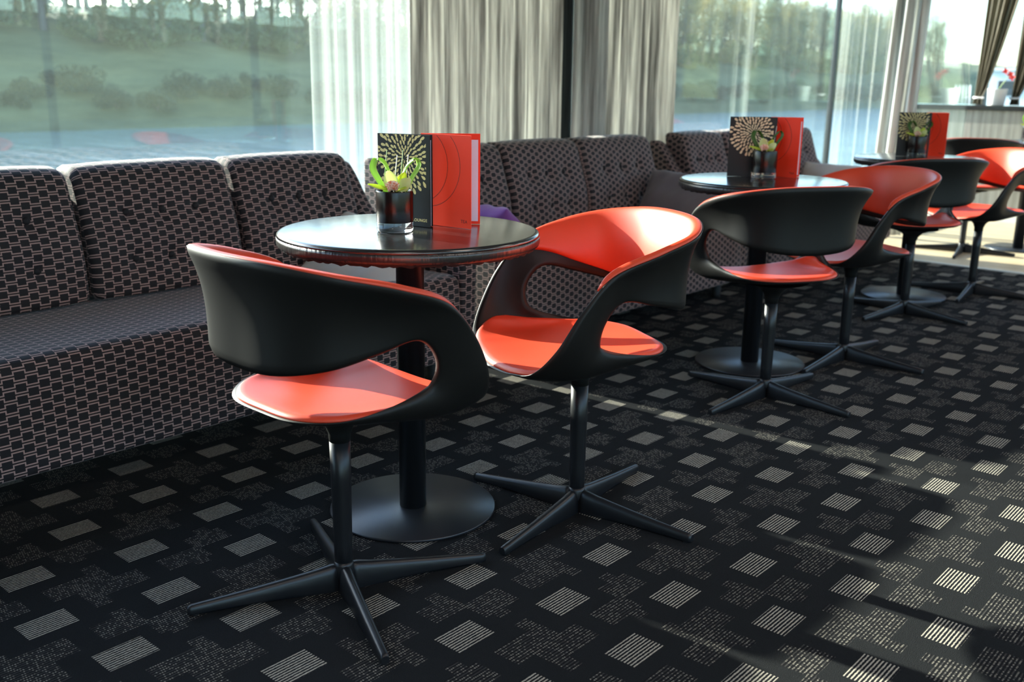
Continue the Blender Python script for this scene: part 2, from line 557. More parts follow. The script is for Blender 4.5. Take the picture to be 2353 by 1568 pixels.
# added dark glossy pier, standing in for glass that mirrors the dim room
struct('wall_pier_added', Geo().box((XW - .05, 4.20, 0), (XW + .05, 4.50, HC)), m_pier)
# end wall: low panelled wall, ledge, glass above
struct('wall_end', Geo().box((XW, YE + .03, 0), (3.2, YE + .12, .90)), m_wall)
we = bpy.data.objects['wall_end']
xx = XS - .60; k = 0
while xx < .9:
    obj('wall_panel', Geo().box((xx + .002, YE + .005, .075), (xx + .598, YE + .03, .90)), m_panel, we, bevel=.001)
    xx += .60; k += 1
struct('baseboard_end', Geo().box((XW, YE, 0), (3.2, YE + .03, .07)), m_white, bevel=.003)
struct('trim_3', Geo().box((XW, YE - .02, .90), (3.2, YE + .42, .94)), m_ledge, bevel=.004)
struct('window_10', Geo().box((XW, YE + .38, .94), (3.2, YE + .392, HC)), m_glass)
struct('trim_4', Geo().box((XS - .03, YE + .34, .94), (XS + .03, YE + .42, HC)).box((-1.1, YE + .35, .94), (-1.04, YE + .41, HC)), m_frame)

# the bar at the far end (outside the frame, mirrored in the added dark pier)
bar = empty('bar_counter', (.75, 8.3, 0))
obj('body', Geo().box((-1.0, -.3, 0), (1.0, .3, .82)), m_bar, bar, bevel=.01)
obj('counter_top', Geo().box((-1.05, -.36, .82), (1.05, .34, 1.12)), m_ledge, bar, bevel=.01)
tag(bar, 'bar with a brown wood front and black top mirrored between the two streaked curtains', 'bar')


# ================================================================ CURTAINS
def curtain(name, path, z0, z1, m, folds, amp, parent=None, seed=1, pinch=None, n=160, thick=.003):
    """path: function t->(x,y) plan line and normal; wavy sheet with real thickness"""
    rr = random.Random(seed); ph = [rr.uniform(0, 6.28) for _ in range(4)]
    nz = 24; g = Geo(); vs = []; fs = []
    for j in range(nz + 1):
        z = z0 + (z1 - z0) * j / nz
        for i in range(n + 1):
            t = i / n; tt = t
            cx = 0
            (px, py), (nx, ny) = path(t, z)
            wv = sin(2 * pi * folds * t + ph[0] + .25 * sin(2 * z + ph[2])) * amp + sin(2 * pi * folds * .43 * t + ph[1]) * amp * .5
            vs.append((px + nx * wv, py + ny * wv, z))
    for j in range(nz):
        for i in range(n):
            a = j * (n + 1) + i; fs.append((a, a + 1, a + n + 2, a + n + 1))
    g.add(vs, fs, smooth=True)
    o = obj(name, g, m, parent, fix=False)
    s = o.modifiers.new('s', 'SOLIDIFY'); s.thickness = thick
    return o


def straight(x, ya, yb, lean=0.0):
    return lambda t, z: ((x, ya + (yb - ya) * t + lean * (z - .7)), (1, 0))


cu = curtain('curtain', straight(-3.28, 3.06, 4.10), .02, HC - .02, m_curt_a, 11, .014, seed=3)
tag(cu, 'long silver-grey streaked curtain directly behind the menus of the front table', 'curtain')
cu = curtain('curtain', straight(-3.28, 4.24, 5.22), .02, HC - .02, m_curt_a, 10, .016, seed=5)
tag(cu, 'long streaked curtain to the right of the narrow dark gap', 'curtain')
cu = curtain('sheer_curtain', straight(-3.34, 2.60, 3.14), .02, HC - .02, m_sheer, 8, .018, seed=6, thick=.0012)
tag(cu, 'pale see-through sheer hanging at the left edge of the silver-grey curtain', 'curtain')
cu = curtain('sheer_curtain', lambda t, z: ((-3.36 + .40 * t, 7.62), (0, 1)), .02, HC - .02, m_sheer, 9, .018, seed=8, thick=.0012)
tag(cu, 'white see-through sheer beside the thin dark window post', 'curtain')


def draped(t, z):
    # hangs from the ceiling and is drawn aside towards the bottom
    k = max(0.0, (z - .45)) * .12
    return ((-2.90 + k * .10 + (.26) * t, 7.36 + k * .3), (0, 1))


cu = curtain('curtain', draped, .02, HC - .02, m_curt_l, 3, .030, seed=9)
tag(cu, 'pale streaked curtain drawn to the recess corner, left of the third table menus', 'curtain')


def tied(xc_top, w_top, xc_tie, y):
    def f(t, z):
        if z > 1.0:
            s = min(1, (z - 1.0) / 1.1); s = s ** .8
        else: s = 0
        w = .055 + (w_top - .055) * s
        if z < .97: w = .055 + (.97 - z) * 1.4 * .6
        xc = xc_tie + (xc_top - xc_tie) * s
        return ((xc + w * (t - .5), y), (0, 1))
    return f


for k, (xt, wt, xb, lab) in enumerate([
        (-2.60, .30, -2.735, 'olive-grey curtain tied in to a narrow waist, left of the white pot on the ledge'),
        (-2.30, .34, -2.45, 'grey curtain tied in to a narrow waist, right of the white pot on the ledge')]):
    root = empty('tied_curtain', (0, 0, 0))
    curtain('curtain_cloth', tied(xt, wt, xb, YE + .18), .945, HC - .02, m_curt_d, 5, .018, root, seed=20 + k, n=80)
    obj('tie_band', Geo().tube([(xb - .034, YE + .18, 1.0), (xb - .034, YE + .16, 1.0), (xb, YE + .145, .998), (xb + .034, YE + .16, 1.0), (xb + .034, YE + .18, 1.0), (xb, YE + .215, 1.0), (xb - .034, YE + .18, 1.0)], .009, 8), m_white, root)
    tag(root, lab, 'curtain', 'tied curtains above the ledge')

# ================================================================ SOFAS
def arc_len(prof):
    L = [0]
    for a, b in zip(prof, prof[1:]): L.append(L[-1] + sqrt((a[0] - b[0]) ** 2 + (a[1] - b[1]) ** 2))
    return L


def round_prof(pts, r, n=5):
    """closed polygon (x,z) with rounded corners"""
    out = []; N = len(pts)
    for i in range(N):
        p0, p1, p2 = Vector(pts[i - 1]), Vector(pts[i]), Vector(pts[(i + 1) % N])
        rr = r[i] if isinstance(r, (list, tuple)) else r
        d0 = (p0 - p1); d2 = (p2 - p1)
        q = min(rr, d0.length * .48, d2.length * .48)
        a = p1 + d0.normalized() * q; b = p1 + d2.normalized() * q
        for k in range(n + 1):
            t = k / n; out.append(tuple(a * (1 - t) ** 2 + p1 * 2 * t * (1 - t) + b * t * t))
    return out


def dense(prof, step, closed=True):
    out = []; N = len(prof)
    for i in range(N if closed else N - 1):
        a, b = Vector(prof[i]), Vector(prof[(i + 1) % N]); m = max(1, int((b - a).length / step))
        for k in range(m): out.append(tuple(a.lerp(b, k / m)))
    if not closed: out.append(prof[-1])
    return out


def extrude_y(prof, y0, y1, edge=.012, ny=None, disp=None, voff=0.0):
    """closed XZ profile extruded along Y, soft end edges, UV = (y, arc length)"""
    g = Geo(); N = len(prof); L = arc_len(prof + [prof[0]])
    cx = sum(p[0] for p in prof) / N; cz = sum(p[1] for p in prof) / N
    ys = [(y0, edge), (y0 + edge * .3, edge * .35), (y0 + edge, 0)]
    m = ny or max(1, int((y1 - y0) / .08))
    for k in range(1, m): ys.append((y0 + edge + (y1 - y0 - 2 * edge) * k / m, 0))
    ys += [(y1 - edge, 0), (y1 - edge * .3, edge * .35), (y1, edge)]
    # inward normals of the profile
    nr = []
    for i in range(N):
        a, b = Vector(prof[i - 1]), Vector(prof[(i + 1) % N]); t = (b - a).normalized()
        nrm = Vector((t.y, -t.x)); c = Vector((cx - prof[i][0], cz - prof[i][1]))
        if nrm.dot(c) < 0: nrm = -nrm
        nr.append(nrm)
    vs = []
    for (yy, ins) in ys:
        for i, p in enumerate(prof):
            d = ins + (disp(yy, p) if disp and ins == 0 else 0)
            vs.append((p[0] + nr[i].x * d, yy, p[1] + nr[i].y * d))
    fs = []; uv = []
    for j in range(len(ys) - 1):
        for i in range(N):
            i2 = (i + 1) % N
            fs.append((j * N + i, j * N + i2, (j + 1) * N + i2, (j + 1) * N + i))
            uv.append([(ys[j][0], L[i] + voff), (ys[j][0], L[i + 1] + voff), (ys[j + 1][0], L[i + 1] + voff), (ys[j + 1][0], L[i] + voff)])
    g.add(vs, fs, uv, smooth=True)
    for j in (0, len(ys) - 1):
        ring = vs[j * N:(j + 1) * N]
        c = (sum(p[0] for p in ring) / N, ring[0][1], sum(p[2] for p in ring) / N)
        if True:
            g.add(ring, [tuple(range(N))], [[(p[0], p[2]) for p in ring]])
    return g


def s_button():
    g = Geo(); g.lathe([(.0001, .008), (.006, .0072), (.0115, .0035), (.0125, 0), (.010, -.006)], 14)
    for i in range(len(g.uv)): g.uv[i] = [(.0145, .0156)] * len(g.f[i])
    return g.mesh('button', m_fab)


me_button = s_button()


def make_sofa(y0, cushions, y1, near_arm, label, cover_far=True):
    root = empty('sofa', (-2.85, (y0 + y1) / 2, 0))
    ox, oy = -2.85, (y0 + y1) / 2
    def P(name, g, m=m_fab, fix=True):
        o = obj(name, g, m, root, fix=fix); o.location = (-ox, -oy, 0); return o
    ya = y0 + (.08 if near_arm else 0); yb = y1 - .08
    # seat block
    pr = round_prof([(-3.20, .10), (-2.44, .10), (-2.455, .405), (-3.20, .395)], [.02, .02, .045, .02])
    P('seat', extrude_y(dense(pr, .04), ya + .002, yb - .002, .012))
    # back frame behind the cushions
    pr = round_prof([(-3.12, .38), (-3.10, .60), (-3.145, .745), (-3.21, .745), (-3.215, .10), (-3.13, .10)], .02)
    P('back_frame', extrude_y(pr, ya + .003, yb - .003, .01))
    # arms: high at the back, swept down to the front
    arm = [(-3.215, .10), (-2.455, .10), (-2.445, .46), (-2.62, .468), (-2.78, .482), (-2.88, .505), (-2.94, .53), (-2.99, .57),
           (-3.035, .62), (-3.075, .675), (-3.11, .725), (-3.15, .765), (-3.20, .772)]
    arm = round_prof(arm, [.02, .02, .03] + [.03] * 8 + [.02, .02], 2)
    def arm_geo(a, b):
        g = Geo(); N = len(arm); L = arc_len(arm + [arm[0]])
        E = .014
        ys = [(a, E), (a + .004, E * .3), (a + E, 0), (b - E, 0), (b - .004, E * .3), (b, E)]
        nr = []
        for i in range(N):
            p, q = Vector(arm[i - 1]), Vector(arm[(i + 1) % N]); t = (q - p).normalized()
            nr.append(Vector((-t.y, t.x)))
        vs = [(p[0] + nr[i].x * ins, yy, p[1] + nr[i].y * ins) for (yy, ins) in ys for i, p in enumerate(arm)]
        fs = []; uv = []
        for j in range(5):
            for i in range(N):
                i2 = (i + 1) % N
                fs.append((j * N + i, j * N + i2, (j + 1) * N + i2, (j + 1) * N + i))
                uv.append([(ys[j][0], L[i]), (ys[j][0], L[i + 1]), (ys[j + 1][0], L[i + 1]), (ys[j + 1][0], L[i])])
        g.add(vs, fs, uv, smooth=True)
        for j in (0, 5):
            ring = vs[j * N:(j + 1) * N]; g.add(ring, [tuple(range(N))], [[(p[0], p[2]) for p in ring]])
        return g
    if near_arm: P('arm', arm_geo(y0, y0 + .08))
    P('arm', arm_geo(y1 - .08, y1))
    # back cushions
    for (a, b) in cushions:
        bt = [(a + (b - a) * f, z) for z in (.665, .52) for f in (.27, .5, .73)]
        def disp(yy, p, a=a, b=b, bt=bt):
            x, z = p
            if x < -3.09 and z > .5 and (x < -3.12): return 0
            if z < .41: return 0
            d = 0
            for (by, bz) in bt:
                r2 = ((yy - by) ** 2 + (z - bz) ** 2)
                d += .020 * exp(-r2 / (2 * .017 ** 2)) + .009 * exp(-r2 / (2 * .045 ** 2))
            u = (yy - a) / (b - a)
            d -= .010 * (1 - (2 * u - 1) ** 4)
            return d
        pr = round_prof([(-3.06, .402), (-2.945, .402), (-2.95, .55), (-3.035, .80), (-3.165, .815), (-3.135, .60)], [.025, .03, .06, .040, .035, .05], 5)
        c = P('back_cushion', extrude_y(dense(pr, .018), a, b, .022, ny=int((b - a) / .016), disp=disp))
        for (by, bz) in bt:
            # front surface x at that height
            f = (bz - .55) / .25; bx = -2.95 - .085 * max(f, 0) - .0145
            bo = bpy.data.objects.new('button', me_button); COL.objects.link(bo)
            bo.parent = c; bo.location = (bx, by, bz); bo.rotation_euler = (0, radians(74), 0)
    for fx in (-3.10, -2.56):
        for fy in ((y0 + .12), (y1 - .12)):
            P('leg', Geo().lathe([(.022, 0), (.024, .02), (.026, .10)], 16, (fx, fy, 0)), m_rubber)
    tag(root, label, 'sofa')
    return root


sofa1 = make_sofa(-.86, [(-.84, -.30), (-.29, .27), (.28, .835), (.85, 1.41), (1.425, 1.965), (1.985, 2.50)], 2.61, False,
                  'front-left patterned sofa under the big river window, cut off by the picture edge')
sofa2 = make_sofa(2.72, [(2.81, 3.385), (3.40, 3.955), (3.97, 4.59)], 4.68, True,
                  'middle patterned sofa in front of the two long streaked curtains')
sofa3 = make_sofa(4.83, [(4.92, 5.36), (5.375, 5.95), (5.965, 6.56)], 6.66, True,
                  'farthest patterned sofa behind the second table, left of the thin dark window post')


def pillow(name, w, h, t, m, loc, rot, label, seed=0):
    n = 22; g = Geo(); rr = random.Random(seed)
    ph = [rr.uniform(0, 6.28) for _ in range(6)]
    def pt(u, v, s):
        # u,v in -1..1
        pin = 1 - .10 * (abs(u) ** 1.5) * (1 - abs(v)) * 0 - .07 * (1 - abs(u) ** 2) * (abs(v) ** 6)
        pin2 = 1 - .07 * (1 - abs(v) ** 2) * (abs(u) ** 6)
        x = u * w / 2 * pin2; z = v * h / 2 * pin
        th = t / 2 * ((1 - u * u) * (1 - v * v)) ** .38
        wr = .006 * sin(5 * u + 3 * v + ph[0]) * sin(4 * v - 3 * u + ph[1]) + .004 * sin(11 * u - 7 * v + ph[2])
        wr *= min(1, th / (t * .15))
        return (x, s * (th + wr), z)
    for s in (-1, 1):
        vs = [pt(-1 + 2 * i / n, -1 + 2 * j / n, s) for j in range(n + 1) for i in range(n + 1)]
        fs = [(j * (n + 1) + i, j * (n + 1) + i + 1, (j + 1) * (n + 1) + i + 1, (j + 1) * (n + 1) + i) for j in range(n) for i in range(n)]
        g.add(vs, fs, smooth=True)
    o = obj(name, g, m); o.location = loc; o.rotation_euler = rot
    o.modifiers.new('sub', 'SUBSURF').render_levels = 1
    tag(o, label, 'cushion'); return o


pillow('throw_cushion', .42, .40, .14, m_pillow_white, (-2.76, 2.36, .465), (radians(-60), radians(6), radians(20)),
       'pale grey-white throw cushion in the corner of the front-left sofa, seen under the table', 1)
pillow('throw_cushion', .40, .30, .15, m_pillow_purple, (-2.76, 3.02, .462), (radians(30), radians(-3), radians(-8)),
       'purple throw cushion just behind the front table, right of the red menu', 2)
pillow('throw_cushion', .44, .38, .15, m_pillow_mauve, (-2.72, 4.42, .485), (radians(-42), radians(5), radians(14)),
       'mauve-grey throw cushion left of the second table, against the sofa arm', 3)
pillow('throw_cushion', .40, .26, .14, m_pillow_beige, (-2.80, 6.36, .465), (radians(-20), radians(2), radians(10)),
       'light beige-grey throw cushion right of the second table menus', 4)

# ================================================================ CHAIR
ST_I = [(0, -.219, .544), (.109, -.211, .551), (.19, -.159, .567), (.225, -.071, .589), (.237, .012, .605), (.233, .061, .554),
        (.213, .055, .495), (.201, -.025, .472), (.175, -.124, .460), (.103, -.183, .457), (0, -.192, .456)]
ST_O = [(0, -.258, .771), (.135, -.236, .767), (.242, -.168, .748), (.283, -.061, .719), (.282, .056, .675), (.273, .125, .598),
        (.256, .176, .511), (.212, .214, .452), (.134, .238, .432), (.062, .248, .424), (0, .251, .421)]
ST_M = [(0, -.222, .650), (.116, -.210, .655), (.202, -.158, .655), (.243, -.068, .652), (.262, .040, .642), (.262, .098, .575),
        (.247, .118, .492), (.212, .092, .437), (.148, .060, .425), (.072, .040, .421), (0, .036, .420)]


def mirror(C):
    L = [Vector(p) for p in C]
    return L + [Vector((-p.x, p.y, p.z)) for p in reversed(L[1:-1])]


LI, LM, LO = mirror(ST_I), mirror(ST_M), mirror(ST_O)


def crom(L, t):
    N = len(L); i = int(math.floor(t)); f = t - i
    p0, p1, p2, p3 = L[(i - 1) % N], L[i % N], L[(i + 1) % N], L[(i + 2) % N]
    return .5 * ((2 * p1) + (-p0 + p2) * f + (2 * p0 - 5 * p1 + 4 * p2 - p3) * f * f + (-p0 + 3 * p1 - 3 * p2 + p3) * f ** 3)


def surf(t, s):
    I, Mm, O = crom(LI, t), crom(LM, t), crom(LO, t)
    a = 2 * (s - .5) * (s - 1); b = -4 * s * (s - 1); c = 2 * s * (s - .5)
    P = I * a + Mm * b + O * c
    # the back flares out only close to its top rim
    tt = t % 20; tt = min(tt, 20 - tt)
    w = 1.0 if tt < 2.6 else max(0.0, 1 - (tt - 2.6) / 1.8)
    if w > 0 and 0 <= s <= 1:
        w = w * w * (3 - 2 * w); k = s ** 3.4
        P = P.lerp(Vector((I.x + (O.x - I.x) * k, I.y + (O.y - I.y) * k, P.z)), w)
    return P


def snorm(t, s):
    e = .02; s0, s1 = max(0, s - e), min(1, s + e)
    dt = surf(t + e, s) - surf(t - e, s); ds = surf(t, s1) - surf(t, s0)
    n = dt.cross(ds).normalized()
    return n


# orientation: at the seat centre (t=10) the inner side looks up
_sg = 1 if snorm(10, .5).z > 0 else -1


def inorm(t, s): return snorm(t, s) * _sg


def shell_geo():
    NT, NS, th = 200, 18, .011
    g = Geo(); rings = []
    for i in range(NT):
        t = 20.0 * i / NT; ring = []
        up = [j / NS for j in range(NS + 1)]
        k_th = th + .010 * exp(-((abs(((t + 10) % 20) - 10) - 0) / .9) ** 2) * 0
        # thicker, blade-like arms
        tt = t if t <= 10 else 20 - t
        k_th = .010 + .008 * exp(-((tt - 5.6) / 1.3) ** 2)
        for s in up:
            r = k_th * .5 * min(1, sqrt(max(0.02, min(s, 1 - s) / .06)))
            ring.append(surf(t, s) + inorm(t, s) * (r - k_th * .5))
        for s in reversed(up):
            r = k_th * .5 * min(1, sqrt(max(0.02, min(s, 1 - s) / .06)))
            ring.append(surf(t, s) - inorm(t, s) * (r + k_th * .5))
        rings.append(ring)
    m = len(rings[0]); vs = [p for r in rings for p in r]; fs = []
    for i in range(NT):
        i2 = (i + 1) % NT
        for j in range(m):
            j2 = (j + 1) % m
            fs.append((i * m + j, i * m + j2, i2 * m + j2, i2 * m + j))
    return g.add(vs, fs, smooth=True)


def pad_geo(tc, half, slo, shi, h, nu=90, nv=20, tip=1.0, endpow=2.2):
    """upholstered pad on the inner face between stations tc-half..tc+half"""
    g = Geo(); top = []; bot = []
    for i in range(nu + 1):
        u = -1 + 2 * i / nu
        t = (tc + half * u) % 20
        e = max(0.0, 1 - abs(u) ** endpow) ** .5
        lo, hi = slo(u), shi(u)
        piv = hi if tip > 0 else (lo + hi) / 2
        lo2 = piv + (lo - piv) * e; hi2 = piv + (hi - piv) * e
        for j in range(nv + 1):
            v = -1 + 2 * j / nv; v2 = v if abs(v) > .999 else math.copysign(1 - (1 - abs(v)) ** 1.35, v) * 1
            s = lo2 + (hi2 - lo2) * (v2 + 1) / 2
            n = inorm(t, min(max(s, .02), .98)); p = surf(t, s)
            prof = (max(0.0, 1 - abs(v) ** 5)) ** .5 * (max(0.0, 1 - abs(u) ** 12)) ** .5 * min(1, e * 1.6)
            top.append(p + n * (.0012 + h * prof)); bot.append(p + n * (-.003))
    m = nv + 1; fs = [(i * m + j, i * m + j + 1, (i + 1) * m + j + 1, (i + 1) * m + j) for i in range(nu) for j in range(nv)]
    g.add(top, fs, smooth=True)
    b = Geo()
    g.add(bot, [f[::-1] for f in fs], smooth=True)
    # rim
    T, B = top, bot
    edge = [j for j in range(m)] + [(i) * m + nv for i in range(1, nu + 1)] + [nu * m + j for j in range(nv - 1, -1, -1)] + [i * m for i in range(nu - 1, 0, -1)]
    n_ = len(edge); vs = [T[e] for e in edge] + [B[e] for e in edge]
    g.add(vs, [(k, (k + 1) % n_, n_ + (k + 1) % n_, n_ + k) for k in range(n_)], smooth=True)
    return g


def leg_geo():
    # tapered arm of the star base along +X, rounded trapezoid section
    g = Geo(); vs = []; fs = []
    st = [(.012, .058, .017, .043), (.03, .058, .0165, .040), (.06, .052, .0150, .031), (.12, .044, .0135, .0225), (.20, .0345, .0120, .0165), (.28, .0262, .0105, .0125), (.322, .0222, .0095, .0110), (.331, .0200, .0080, .0085)]
    n = 16
    for (x, top, hw, hh) in st:
        zc = top - hh / 2 - 0; zc = top - hh
        for k in range(n):
            a = 2 * pi * k / n; cx, cz = cos(a), sin(a)
            px = math.copysign(abs(cx) ** .6, cx) * hw * (1 - .22 * cz); pz = math.copysign(abs(cz) ** .6, cz) * hh
            vs.append((x, px, zc + pz))
    m = len(st)
    for i in range(m - 1):
        for k in range(n):
            k2 = (k + 1) % n; fs.append((i * n + k, (i + 1) * n + k, (i + 1) * n + k2, i * n + k2))
    g.add(vs, fs, smooth=True)
    g.add(vs[:n], [tuple(range(n))]); g.add(vs[-n:], [tuple(range(n))])
    return g


def smooth_mesh(geo, name, m, levels=0):
    me = geo.mesh(name, m)
    bm = bmesh.new(); bm.from_mesh(me); bmesh.ops.remove_doubles(bm, verts=bm.verts, dist=2e-5)
    bmesh.ops.recalc_face_normals(bm, faces=bm.faces); bm.to_mesh(me); bm.free(); return me


me_shell = smooth_mesh(shell_geo(), 'shell', m_shell)
me_back = smooth_mesh(pad_geo(0, 4.45, lambda u: .09 + .40 * abs(u) ** 3, lambda u: 1.0, .016, 120, 22, endpow=7), 'back_pad', m_red)
me_seat = smooth_mesh(pad_geo(10, 3.75, lambda u: .018, lambda u: .982, .013, 100, 26, tip=0, endpow=9), 'seat_pad', m_red)
hub = Geo().lathe([(.022, .335), (.0235, .358), (.031, .378), (.050, .397), (.085, .411), (.12, .418)], 32)
me_hub = smooth_mesh(hub, 'seat_hub', m_shell)
post = Geo().lathe([(.0195, .030), (.0200, .10), (.0215, .25), (.0225, .352)], 32)
me_post = smooth_mesh(post, 'post', m_leg)
me_cone = smooth_mesh(Geo().lathe([(.012, .018), (.021, .022), (.024, .040), (.022, .056), (.0198, .064)], 32), 'base_hub', m_leg)
me_leg = smooth_mesh(leg_geo(), 'leg', m_leg)
me_glide = smooth_mesh(Geo().lathe([(.009, 0), (.0095, .002), (.0085, .006)], 16, (.315, 0, 0)), 'glide', m_rubber)


def make_chair(x, y, face, base_deg, label):
    root = empty('swivel_chair', (x, y, 0), radians(face - 90))
    def add(name, me, par=root, rz=None):
        o = bpy.data.objects.new(name, me); COL.objects.link(o); o.parent = par
        if rz is not None: o.rotation_euler = (0, 0, rz)
        return o
    add('shell', me_shell); add('back_pad', me_back); add('seat_pad', me_seat); add('seat_hub', me_hub)
    add('post', me_post); add('base_hub', me_cone)
    for k in range(4):
        a = radians(base_deg + 90 * k) - radians(face - 90)
        l = add('leg', me_leg, root, a); add('glide', me_glide, l)
    tag(root, label, 'chair', 'black and red swivel chairs at the round tables')
    return root


make_chair(-1.575, 1.2566, 88, 64, 'nearest chair with its black back to the viewer, in front of the first table')
make_chair(-1.453, 1.930, -118.8, 6, 'chair right of the first table showing its red inside in bright sun')
make_chair(-1.559, 3.170, 148.3, -5, 'chair with its black back to the viewer in front of the second table')
make_chair(-1.561, 3.849, -119, -2, 'chair right of the second table showing its shaded red inside')
make_chair(-1.700, 4.887, 140, 168, 'chair with its black back to the viewer in front of the third table')
make_chair(-1.612, 5.632, -122, 6, 'chair right of the third table, cut off by the right picture edge')
make_chair(-2.110, 7.040, 112, 10, 'chair on the pale wood floor behind the third table, black back towards us')
make_chair(-1.62, 8.02, -130, 20, 'farthest chair, a sliver of red back left of the last vase')


# ================================================================ TABLES
TH = .73
def wavy_hem(R):
    g = Geo(); n = 240; vs = []
    for k in range(n):
        a = 2 * pi * k / n
        w = .0022 * sin(a * 61) + .0016 * sin(a * 37 + 1) + .001 * sin(a * 97)
        for (r, z) in ((R - .008, .0015), (R - .010, -.003 + w * .7), (R - .030, -.002 + w), (R - .034, .001)):
            vs.append((r * cos(a), r * sin(a), TH - .036 + z))
    fs = []
    for k in range(n):
        k2 = (k + 1) % n
        for j in range(3): fs.append((k * 4 + j, k * 4 + j + 1, k2 * 4 + j + 1, k2 * 4 + j))
    return g.add(vs, fs, smooth=True)


R_T = .317
gt = Geo().lathe([(.0001, TH), (R_T - .012, TH), (R_T - .0075, TH - .0006), (R_T - .004, TH - .0022), (R_T - .0014, TH - .0052), (R_T, TH - .010)], 128)
ge = Geo().lathe([(R_T, TH - .010), (R_T + .0004, TH - .018), (R_T + .0003, TH - .026), (R_T - .0015, TH - .031), (R_T - .006, TH - .0345), (R_T - .012, TH - .036), (.0001, TH - .036)], 128)
me_tt = smooth_mesh(gt, 'tabletop', m_top)
me_te = smooth_mesh(ge, 'tabletop_edge', m_rim)
me_th = smooth_mesh(wavy_hem(R_T), 'cover_hem', m_rubber)
me_pl = smooth_mesh(Geo().lathe([(.0345, .008), (.0345, TH - .045), (.09, TH - .04), (.09, TH - .037)], 48), 'pole', m_leg)
me_bs = smooth_mesh(Geo().lathe([(.0001, .0), (.212, 0), (.2145, .002), (.2145, .006), (.2125, .0085), (.0001, .0095)], 96), 'base_plate', m_base)


def table(x, y, label):
    root = empty('round_table', (x, y, 0))
    for nm, me in (('tabletop', me_tt), ('tabletop_edge', me_te), ('cover_hem', me_th), ('pole', me_pl), ('base_plate', me_bs)):
        o = bpy.data.objects.new(nm, me); COL.objects.link(o); o.parent = root
        if nm == 'tabletop': o.rotation_euler = (0, 0, radians(35))
    tag(root, label, 'table', 'round black cafe tables')


T1, T2, T3, T4 = (-1.773, 1.649), (-1.811, 3.529), (-1.855, 5.302), (-1.87, 7.48)
table(*T1, 'round black table nearest the viewer, between the two front chairs')
table(*T2, 'second round black table from the viewer, its top shining pale')
table(*T3, 'third round black table, standing before the edge of the carpet')
table(*T4, 'last round black table, on the pale wood floor at the right picture edge')


# ---------------------------------------------------------------- menus
def panel_frame(a, b):
    d = Vector((b[0] - a[0], b[1] - a[1], 0)); L = d.length; return math.atan2(d.y, d.x), L


def card(name, a, b, h, m, parent, th=.0022, z=TH + .0006):
    ang, L = panel_frame(a, b)
    o = obj(name, Geo().box((0, -th / 2, 0), (L, th / 2, h)), m, parent, bevel=.0006)
    o.location = (a[0], a[1], z); o.rotation_euler = (0, 0, ang)
    return o, L


def clip_poly(P, x0, x1, z0, z1):
    def cut(P, f, inter):
        out = []
        for i in range(len(P)):
            a, b = P[i - 1], P[i]
            if f(b):
                if not f(a): out.append(inter(a, b))
                out.append(b)
            elif f(a): out.append(inter(a, b))
        return out
    for k, (ax, lim, sg) in enumerate(((0, x0, 1), (0, x1, -1), (1, z0, 1), (1, z1, -1))):
        f = lambda p, ax=ax, lim=lim, sg=sg: sg * (p[ax] - lim) >= 0
        def inter(a, b, ax=ax, lim=lim):
            t = (lim - a[ax]) / (b[ax] - a[ax]); return (a[0] + (b[0] - a[0]) * t, a[1] + (b[1] - a[1]) * t)
        P = cut(P, f, inter)
        if len(P) < 3: return None
    return P


def petals(cx, cz, R, x0, x1, z0, z1, yoff, seed=4, rings=6, fat=1.0):
    """ring of teardrop petals printed on the cover; +x right, z up; lies on -y side"""
    g = Geo(); rr = random.Random(seed)
    r = .010; k = 0
    while r < R:
        n = max(6, int(2 * pi * r / (.0062 + .0095 * r / R))); ln = .0075 + .0095 * r / R; wd = (.0034 + .0042 * r / R) * fat
        off = rr.uniform(0, 6.28)
        for i in range(n):
            a = off + 2 * pi * i / n + rr.uniform(-.05, .05); rad = r + rr.uniform(-.002, .002)
            if r > R * .9 and rr.random() < .25: continue
            px, pz = cx + rad * cos(a), cz + rad * sin(a); sw = rr.uniform(-.25, .25)
            P = []
            for j in range(12):
                th = 2 * pi * j / 12
                lx = cos(th) * ln / 2 * rr.uniform(.95, 1.05); lz = sin(th) * wd / 2 * (1 + .35 * cos(th))
                ca, sa = cos(a + sw), sin(a + sw)
                P.append((px + lx * ca - lz * sa, pz + lx * sa + lz * ca))
            P = clip_poly(P, x0, x1, z0, z1)
            if P: g.add([(p[0], yoff, p[1]) for p in P], [tuple(range(len(P)))])
        r += ln * .92; k += 1
    return g


def arc_print(cx, cz, R, x0, x1, z0, z1, yoff, w=.0007):
    g = Geo(); n = 120
    for i in range(n):
        a0, a1 = 2 * pi * i / n, 2 * pi * (i + 1) / n
        P = [(cx + (R + s) * cos(a), cz + (R + s) * sin(a)) for a, s in ((a0, -w), (a1, -w), (a1, w), (a0, w))]
        if all(x0 < p[0] < x1 and z0 < p[1] < z1 for p in P): g.add([(p[0], yoff, p[1]) for p in P], [(0, 1, 2, 3)])
    return g


def text_obj(word, size, m, parent, x_right, z, yoff, name, bold=.0):
    cu = bpy.data.curves.new(name, 'FONT'); cu.body = word; cu.size = size; cu.align_x = 'RIGHT'
    cu.extrude = .0001; cu.offset = bold; cu.space_character = 1.12
    to = bpy.data.objects.new(name, cu); COL.objects.link(to)
    bpy.context.view_layer.update()
    dg = bpy.context.evaluated_depsgraph_get()
    me = bpy.data.meshes.new_from_object(to.evaluated_get(dg)); bpy.data.objects.remove(to)
    me.materials.clear(); me.materials.append(m)
    for v in me.vertices:
        x, y, zz = v.co; v.co = (x_right + x, yoff - zz, z + y)
    o = bpy.data.objects.new(name, me); COL.objects.link(o); o.parent = parent
    return o


